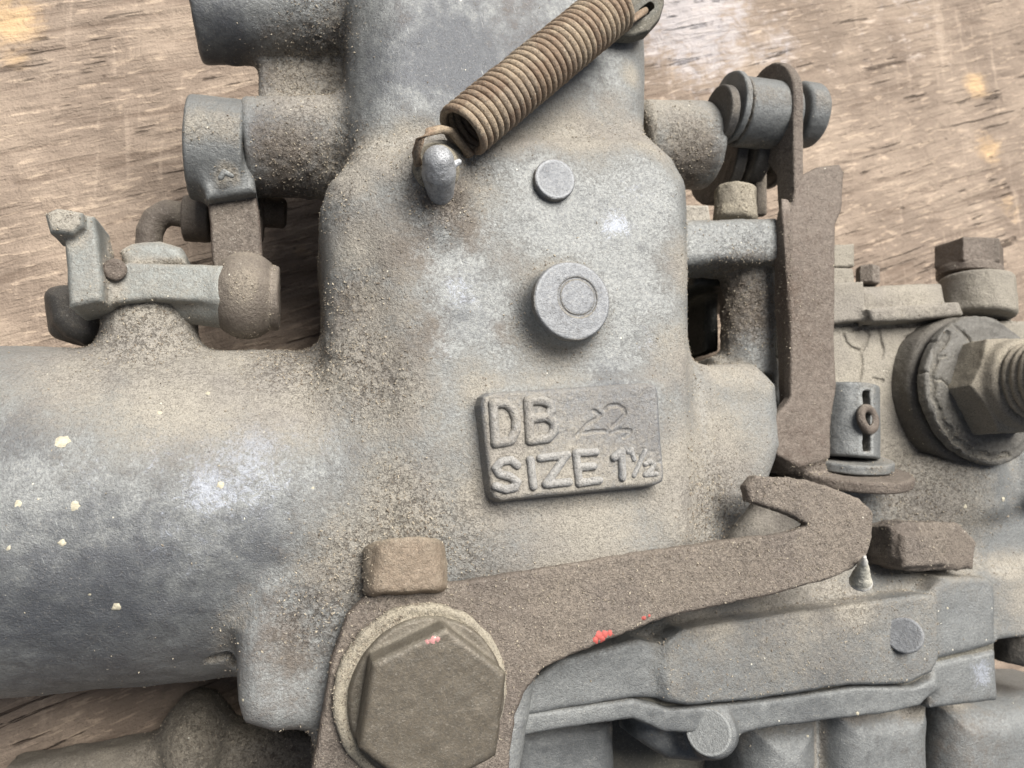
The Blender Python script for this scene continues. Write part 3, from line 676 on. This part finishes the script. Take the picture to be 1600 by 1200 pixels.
build("fitting_nut", [(1, prism(ngon(nr, 6, math.radians(2)), nz, I3, -1.5, 7.0, .5), 0), (-1, Prim(nz - 20, nz + 25, (lambda c_: (lambda X_, Y_, Z_: -(np.sqrt((X_ - c_[0]) ** 2 + (Y_ - c_[1]) ** 2) * .5 + (Z_ - c_[2]) - nr * .5 - 6.0)))(nz)), .3),
                      (1, cyl(nz + Z3 * 6, nz + Z3 * 9.5, nr * .86, nr * .8, .8), .6), (1, cyl(nz + Z3 * 8, nz + Z3 * 22, nr * .66, rnd=.4), .3)] + [(1, torus(nz + Z3 * (10.5 + 1.8 * k), Z3, nr * .66, .7), .3) for k in range(7)], .3, M_NUT, rough=.25, rscale=3, label="dusty brass-brown hex nut and threaded neck", dirt=.4)
print('house', round(time.time() - T0, 1))

# --- right linkage
zl = 46
def xcyl(px0, px1, py, z, r, rnd=.4, r2=None):
    a = P(px0, py, z); b = P(px1, py, z); b[1] = a[1]
    return cyl(a, b, r, r2, rnd)
build("link_pin", [(1, xcyl(1120, 1134, 178, zl + 1, 5.8, .4), 0), (1, xcyl(1130, 1240, 177, zl, 3.5), 0)], .22, M_DARK, rough=.08, label="dark pin head at the end of the linkage")
build("link_barrel", [(1, xcyl(1150, 1226, 174, zl, 7.1, .6), 0), (1, xcyl(1137, 1146, 168, zl, 7.3, .3), 0)], .25, M_LEVER if False else M_CASTD, rough=.12, dirt=.2, label="dusty grey barrel of the linkage", grains=150)
build("link_nut", [(1, xcyl(1239, 1270, 178, zl - 2, 6.9, 1.2), 0)], .25, M_CASTD, rough=.12, dirt=.1, label="grey domed nut at the outer end of the linkage")
xw = P(1247, 180, 53)[0]; yc = P(1243, 175, 46)[1]; yd = P(1240, 300, 52)[1]; ye = P(1240, 640, 52)[1]; xb = P(1240, 400, 52)[0]
Fx = np.stack([Y3, Z3, X], 1)
arc = [(yc + 10.4 * math.cos(a), 44 + 10.0 * math.sin(a)) for a in np.linspace(math.radians(100), math.radians(-95), 20)]
outl = arc + [(yc - 6, 40), (yd + 6, 46), (yd - 4, 46), (yd - 4, 51.5), (yc - 8, 53)]
build("link_plate", [(1, prism(outl, (xw - 1.2, 0, 0), Fx, 0, 2.3, .5), 0), (-1, xcyl(1215, 1265, 130, 42, 1.0), .2)], .22, M_RUST, rough=.12, dirt=.2, label="upright rusty link plate with rounded end")
br = [(1, plate([(1238, 330), (1243, 295), (1255, 272), (1280, 260), (1312, 257), (1319, 268), (1316, 330), (1306, 350), (1305, 540), (1307, 610), (1300, 650), (1298, 715), (1250, 730), (1215, 712), (1205, 675), (1214, 648), (1236, 620)], 49.5, 52, .5), 0),
      (1, prism([(yd - 1, 51.5), (yd - 8, 47.5), (ye - 2, 46), (ye - 9, 46), (ye - 9, 51.5)], (xb - .6, 0, 0), Fx, -.9, 1.1, .4), .8)]
tilt = math.radians(13); nf = np.array([0, math.cos(tilt), math.sin(tilt)]); 
fcen = P(1318, 741, 46); wcen = P(1322, 722, 46)
br.append((1, cyl(fcen - nf * 1.2, fcen + nf * 1.2, 98 * U(1318, 741, 46), rnd=.6), 1.5))
br.append((1, plate([(1222, 640), (1290, 650), (1290, 740), (1232, 738), (1212, 715), (1206, 680)], 40, 51, 1.5, at=50), 1.5))
build("fork_bracket", br, .28, M_RUST, rough=.18, rscale=1.8, dirt=.3, grains=900, label="long flat rusty bracket ending in a round foot", lump=.3)
build("clevis_washer", [(1, cyl(wcen - nf * 1.0, wcen + nf * 1.0, 68 * U(1322, 722, 46), rnd=.4), 0)], .22, M_CASTD, rough=.12, grains=120, label="grey washer at the foot of the slotted pin")
sp = []
def up(x0, y0, x1, y1, za, zb): return plate(rect(x0, y0, x1, y1), za, zb, .4)
pa, pb = P(1322, 716, 47), P(1322, 604, 47); pr = 49 * U(1322, 660, 50)
sp = [(1, cyl(pa, pb, pr, rnd=.5), 0),
      (-1, plate(rect(1283, 600, 1288, 704), 46, 70, .1, at=52), .1), (-1, plate(rect(1336, 612, 1348, 706), 44, 70, .1, at=51), .1), (-1, plate(rect(1300, 590, 1330, 606), 50, 56, .1), .1)]
build("slotted_pin", sp, .22, M_CASTD, rough=.1, rscale=1.5, dirt=.15, label="slotted upright pin with split ring", grains=60, cz=.6)
rc = P(1356, 655, 53.5)
build("split_ring", [(1, torus(rc, (.3, .1, 1), 2.2, .85), 0)], .18, M_RUST, rough=.1, label="small worn split ring through the pin", dirt=.1)
# dark discs behind the barrel
build("sector_disc", [(1, xcyl(1112, 1128, 240, 32, 11.5, .5), 0), (1, xcyl(1150, 1172, 236, 36, 9.5, .8), 0), (1, xcyl(1128, 1205, 235, 34, 4.0, .5), 0), (1, xcyl(1198, 1208, 232, 34, 9.2, .5), 0)], .28, M_DARK, rough=.15, label="dark sector discs behind the barrel")
build("link_strip", [(1, plate([(1181, 225), (1199, 225), (1199, 335), (1184, 335)], 38, 40, .3), 0)], .25, M_RUSTD, rough=.08)
build("adjuster_knob", [(1, cyl(P(1149, 348, 41), P(1149, 292, 41), 4.6, 4.3, 1.2), 0), (-1, tubep([(1120, 322, 46.2), (1178, 314, 46.2)], .35), .3)], .25, M_WASH, rough=.3, rscale=1.6, lump=.6, label="dust caked round knob on the bracket bar", grains=150)
build("small_block", [(1, plate([(1072, 320), (1108, 320), (1112, 348), (1072, 348)], 38, 44, .6), 0)], .25, M_PALE, rough=.15)
# post piece behind the bracket
build("rear_post", [(1, plate([(1102, 452), (1124, 450), (1124, 548), (1102, 550)], 4, 26, 1), 0), (1, plate(rect(1202, 458, 1240, 560), 20, 40, 1), 0), (1, plate(rect(1085, 430, 1240, 446), 4, 34, 1), 0)], .4, M_BLACK, rough=.2, dirt=.2)

# --- left linkage
build("throttle_hub", [(1, xcyl(297, 385, 231, 38, 9.2, .6), 0), (1, plate([(300, 235), (392, 235), (400, 300), (322, 312)], 30, 43.5, 1.2, at=43), 2.0), (1, tubep([(345, 278, 46), (350, 268, 46.5), (362, 275, 46.2)], .5), .3)], .25, M_CASTD, rough=.12, dirt=.4, label="grey clamp hub on the throttle shaft", grains=200)
build("throttle_arm", [(1, plate([(320, 285), (396, 285), (405, 330), (411, 420), (332, 420), (328, 350)], 37, 40.5, .6), 0)], .25, M_DRUST, rough=.15, dirt=.3, label="rusty flat arm hanging from the throttle hub")
bc = P(385, 462, 40); ub = U(385, 462, 40)
build("ball_joint", [(1, ell(bc, (6.4, 7.7, 7.5)), 0), (1, xcyl(348, 420, 462, 40, 5.6, .8), .8), (-1, xcyl(423.5, 500, 466, 40, 12, 0), .2), (1, xcyl(423, 437, 466, 40, 5.7, .5), .1), (-1, tubep([(340, 450, 47.4), (380, 445, 48.0), (425, 452, 47.2)], .25), .1)], .25, M_RUSTD, rough=.15, dirt=.2, label="dusty brown ball joint of the left lever", grains=200)
build("idle_lever", [(1, plate([(110, 478), (104, 440), (160, 425), (200, 408), (260, 411), (350, 413), (352, 474), (290, 470), (240, 467), (165, 474)], 40, 45.5, .8), 0),
                     (1, tubep([(255, 455, 39), (300, 468, 39), (350, 464, 40)], [2.4, 4.4, 5.6]), 1.2),
                     (1, plate([(98, 362), (112, 340), (146, 335), (154, 380), (160, 440), (160, 470), (106, 480), (101, 400)], 38, 49, 1.0), 1.5),
                     (1, plate([(68, 332), (88, 323), (128, 330), (130, 352), (112, 366), (76, 362)], 43, 51, 1.0), 1.0),
                     
                     (1, plate([(186, 392), (205, 380), (250, 376), (284, 386), (291, 400), (291, 414), (200, 424)], 28, 41, 1.6, at=40), 1.5)], .25, M_LEVER, rough=.12, dirt=.3, label="pale grey cast idle lever with upright tip", grains=700)
build("lever_rivet", [(1, cyl(P(179, 421, 44.5), P(180, 421, 47.2), 1.75, rnd=.6), 0)], .15, M_RUST, rough=.1, dirt=0, label="small reddish rivet on the idle lever")
build("stop_screw", [(1, plate([(73, 458), (92, 442), (150, 440), (154, 528), (125, 534), (98, 522), (76, 500)], 22, 34, 2.5), 0), (1, cylp((112, 450, 30), (112, 530, 26), 38, 30, 2), 2)], .3, M_DARK, rough=.15, label="dark blunt head below the idle lever tip", dirt=.3)
build("link_rod", [(1, tubep([(290, 336, 26), (262, 332, 26), (243, 343, 25.5), (234, 362, 25), (232, 395, 24)], 2.4), .5), (1, xcyl(287, 330, 341, 26, 4.4, .5), .4), (1, xcyl(400, 448, 330, 26, 3.0, 1.2), 0), (1, xcyl(330, 400, 335, 26, 2.2, .2), 0), (1, xcyl(402, 412, 338, 26, 5.0, .4), 0)], .3, M_RUSTD, rough=.1, label="bent rod passing behind the throttle arm", dirt=.3)
# --- lower left
build("lower_casting", [(1, plate([(0, 1205), (150, 1180), (240, 1162), (300, 1140), (380, 1142), (520, 1150), (820, 1120), (820, 1330), (-80, 1330)], .5, 13, 4, at=13), 0), (1, ell(P(308, 1150, 8), (6.6, 8.5, 12)), 2.5),
                        (-1, tubep([(262, 1166, 25), (285, 1160, 26)], .6), .3)], .45, M_LOWER, rough=.35, lo=np.array([-120, P(300, 1300, 10)[1], 0.3]), grains=2500, lump=1.0, label="dust covered lower casting under the pipe", margin=4)
print('links', round(time.time() - T0, 1))

# --- loose grains of dirt lying on the casting: nobody could count them
Pg = np.concatenate([a for a, b_ in GRAINS]); Ng = np.concatenate([b_ for a, b_ in GRAINS]); n = len(Pg)
octa = np.array([[1, 0, 0], [-1, 0, 0], [0, 1, 0], [0, -1, 0], [0, 0, 1], [0, 0, -1]], float)
of = np.array([[0, 2, 4], [2, 1, 4], [1, 3, 4], [3, 0, 4], [2, 0, 5], [1, 2, 5], [3, 1, 5], [0, 3, 5]])
sz = .06 + .11 * rng.rand(n) ** 2.5
Q_, _r = np.linalg.qr(rng.randn(n, 3, 3))
sc3 = sz[:, None, None] * (np.array([1.5, .8, .7]) * (1 + .5 * rng.rand(n, 1, 3)))
Vg = np.einsum('nij,nvj->nvi', Q_, octa[None] * sc3) + (Pg + Ng * (sz * .25)[:, None] + rng.randn(n, 3) * .2 * (1 - np.abs(Ng) * .9))[:, None, :]
Fg = (of[None] + (np.arange(n) * 6)[:, None, None]).reshape(-1, 3)
link("dirt_grains", mesh(Vg.reshape(-1, 3), Fg, M_GRAIN, False), kind="stuff", label="loose crumbs of dirt clinging to the casting")

# --- cream specks splashed on pipe and casting
specks = [(98, 690, 11), (28, 787, 9), (118, 791, 9), (12, 855, 7), (97, 848, 5), (345, 757, 6), (487, 763, 6), (182, 948, 7), (250, 645, 5), (160, 870, 4), (198, 797, 3), (325, 614, 4), (380, 1093, 5), (388, 1062, 3), (1262, 1150, 2), (158, 870, 3), (140, 928, 4), (60, 780, 3), (1508, 792, 4), (1568, 780, 4), (1480, 950, 3), (1340, 1115, 3)]
ico_v = []; 
def dome(c_, nrm, r, hgt, seed):
    F_ = frame(nrm, (1, .01, 0)); rs = np.random.RandomState(seed); m = 12
    vs = [c_ + nrm * hgt]; fs = []
    for ring, (k, hk) in enumerate(((.6, .8), (1.0, -.3))):
        for j in range(m):
            a = 2 * math.pi * j / m; q = r * k * (1 + .14 * rs.randn())
            vs.append(c_ + F_[:, 0] * q * math.cos(a) + F_[:, 1] * q * math.sin(a) + nrm * hgt * hk)
    for j in range(m):
        j2 = (j + 1) % m
        fs.append((0, 1 + j, 1 + j2, 1 + j2)); fs.append((1 + j, 1 + m + j, 1 + m + j2, 1 + j2))
    return vs, fs
def patch(name, px, py, rp, material, vols, parent, hgt=.13, label=None):
    r_ = hits(px, py, vols)
    if r_ is None: return
    p, nn = r_; vs, fs = dome(p, nn, rp * U(px, py, p[2]), hgt, int(px * 7 + py))
    me = bpy.data.meshes.new("m"); me.from_pydata([tuple(x) for x in vs], [], [tuple(dict.fromkeys(f)) for f in fs]); me.materials.append(material)
    for p_ in me.polygons: p_.use_smooth = True
    link(name, me, parent, label=label)
for x, y, r in specks: patch("cream_speck", x, y, r, M_SPECK, ['body', 'cover', 'bowl'], root)
for x, y, r in ((930, 999, 7), (936, 993, 9), (945, 990, 8), (953, 988, 7), (941, 998, 6), (962, 983, 4), (958, 990, 4), (1006, 966, 4), (1014, 962, 3)): patch("red_paint_mark", x, y, r, M_REDP, ['strap'], root, .22)
for x, y, r in ((668, 1003, 5), (676, 1000, 6), (684, 999, 6)): patch("pink_paint_mark", x, y, r, M_PINK, ['hex'], root, .1)

# ------------------------------------------------------------------ wooden board
def wood():
    m, nt, b = mat("weathered_wood"); g = G(nt)
    ang = math.radians(-19)
    fib = g.stretch(.08, 1.0, 1.0, ang); fine = g.stretch(.16, .9, 1.0, ang)
    n1 = g.noise(2.4, 5, .62, fib, .5); n2 = g.noise(1.1, 4, .6, fine, .4); n3 = g.noise(.45, 3, .7)
    nb = g.noise(26, 4, .6, None, .4); nm = g.noise(6, 6, .72, None, .8)
    cross = g.noise(3.0, 4, .6, g.stretch(1.0, .08, 1.0, math.radians(-2)), .3)
    col = g.mix(g.step(nb, .36, .64), (0.315, 0.250, 0.195), (0.22, 0.172, 0.135))
    col = g.mix(g.step(n1, .52, .66, 0, .68), col, (0.155, 0.115, 0.088))
    col = g.mix(g.step(g.mad(n2, .75, g.mad(nm, .35, -.05)), .53, .63, 0, .6), col, (0.52, 0.41, 0.31))
    col = g.mix(g.math('MULTIPLY', g.step(cross, .56, .72), .35), col, (0.52, 0.42, 0.33))
    col = g.mix(g.step(nm, .56, .72, 0, .5), col, (0.185, 0.145, 0.12))
    col = g.mix(g.step(n3, .5, .75, 0, .4), col, (0.12, 0.09, 0.072))
    crk = g.noise(1.3, 4, .6, g.stretch(.035, .8, 1.0, ang), .3)
    ck = g.math('MULTIPLY', g.step(crk, .60, .64), g.step(g.noise(18, 3), .48, .58)); col = g.mix(g.math('MULTIPLY', ck, .75), col, (0.06, 0.042, 0.032))
    ws = g.attr("bleach"); og = g.attr("amber"); dk = g.attr("stain")
    col = g.mix(g.math('MULTIPLY', g.step(g.mad(ws, .75, g.mad(nm, 1.1, g.mad(n2, .8, -1.05))), .15, .6), .55), col, (0.50, 0.49, 0.52))
    col = g.mix(g.math('MULTIPLY', g.step(g.mad(og, .8, g.mad(nm, .8, g.mad(n2, .6, -.85))), .15, .75), .8), col, (0.58, 0.40, 0.22))
    col = g.mix(g.math('MULTIPLY', g.step(g.mad(dk, .8, g.mad(nm, .8, -.4)), .15, .75), .6), col, (0.15, 0.12, 0.10))
    vo = g.voro(9.0); col = g.mix(g.math('MULTIPLY', g.step(vo["Distance"], .03, .08, 1, 0), .6), col, (0.07, 0.05, 0.04))
    nt.links.new(col, b.inputs["Base Color"]); b.inputs["Roughness"].default_value = .85; b.inputs["Specular IOR Level"].default_value = .25
    hh = g.mad(ck, -1.2, g.mad(n1, -.8, g.mad(n2, .45, g.mad(n3, -.25, g.math('MULTIPLY', nm, -.8)))))
    nt.links.new(g.bump(hh, 1.3, 1.0), b.inputs["Normal"]); return m
x0, x1, y0, y1, st = -160, 300, -135, 215, .9
gx, gy = np.arange(x0, x1, st), np.arange(y0, y1, st)
GX, GY = np.meshgrid(gx, gy, indexing='ij'); nx_, ny_ = GX.shape
pp = np.stack([GX.ravel(), GY.ravel(), np.zeros(GX.size)], 1)
ca, sa = math.cos(math.radians(19)), math.sin(math.radians(19))
fu = np.stack([(pp[:, 0] * ca + pp[:, 1] * sa) * .14, -pp[:, 0] * sa + pp[:, 1] * ca, pp[:, 2]], 1)
pp[:, 2] = (fbm(fu, 2.2, 3, 3) - .5) * .9 + (fbm(pp, 22, 6, 2) - .5) * 1.2 - .9
def zb(lst):
    return field(pp, [(x, y, 0, r, a) for x, y, r, a in lst])
batt = dict(bleach=zb([(1080, 20, 130, 1.), (1200, 60, 80, .6), (1120, 90, 60, .6), (1300, 60, 120, .3), (1420, 20, 120, .4)]),
            amber=zb([(10, 30, 60, 1.), (20, 85, 35, .7), (1530, 130, 30, 1.), (1550, 230, 35, .9), (1580, 320, 40, .6), (1190, 50, 40, .6), (1175, 110, 30, .5), (500, 1180, 20, .2), (470, 390, 20, .6)]),
            stain=zb([(60, 110, 80, .5), (440, 480, 70, .6), (300, 1080, 120, .5), (500, 420, 80, .5), (1300, 20, 60, .2), (330, 1060, 90, .7), (60, 420, 90, .2), (1450, 350, 90, .25)]))
idx = np.arange(nx_ * ny_).reshape(nx_, ny_)
fq = np.stack([idx[:-1, :-1], idx[1:, :-1], idx[1:, 1:], idx[:-1, 1:]], 2).reshape(-1, 4)
# skirt and underside give the board its thickness
rimi = np.concatenate([idx[:, 0], idx[-1, 1:], idx[-2::-1, -1], idx[0, -2:0:-1]])
low = pp[rimi].copy(); low[:, 2] = -20
k0 = len(pp); r2 = np.roll(rimi, -1); lo_i = k0 + np.arange(len(rimi)); lo2 = np.roll(lo_i, -1)
side = np.stack([rimi, lo_i, lo2, r2], 1)
cpt = np.array([[x0, y0, -20], [x1 - st, y0, -20], [x1 - st, y1 - st, -20], [x0, y1 - st, -20]]) 
allv = np.concatenate([pp, low, cpt]); kb = k0 + len(low)
allf = np.concatenate([fq, side, [[kb + 3, kb + 2, kb + 1, kb]]])
for k in batt: batt[k] = np.concatenate([batt[k], np.zeros(len(low) + 4)])
board = link("wooden_board", mesh(allv, allf, wood(), True, batt), None, label="weathered brown wooden board with rough slanting grain under the carburetor")
board['category'] = "board"
print('done', round(time.time() - T0, 1), 'tris ~', sum(len(o.data.polygons) for o in bpy.data.objects if o.type == 'MESH') * 2)
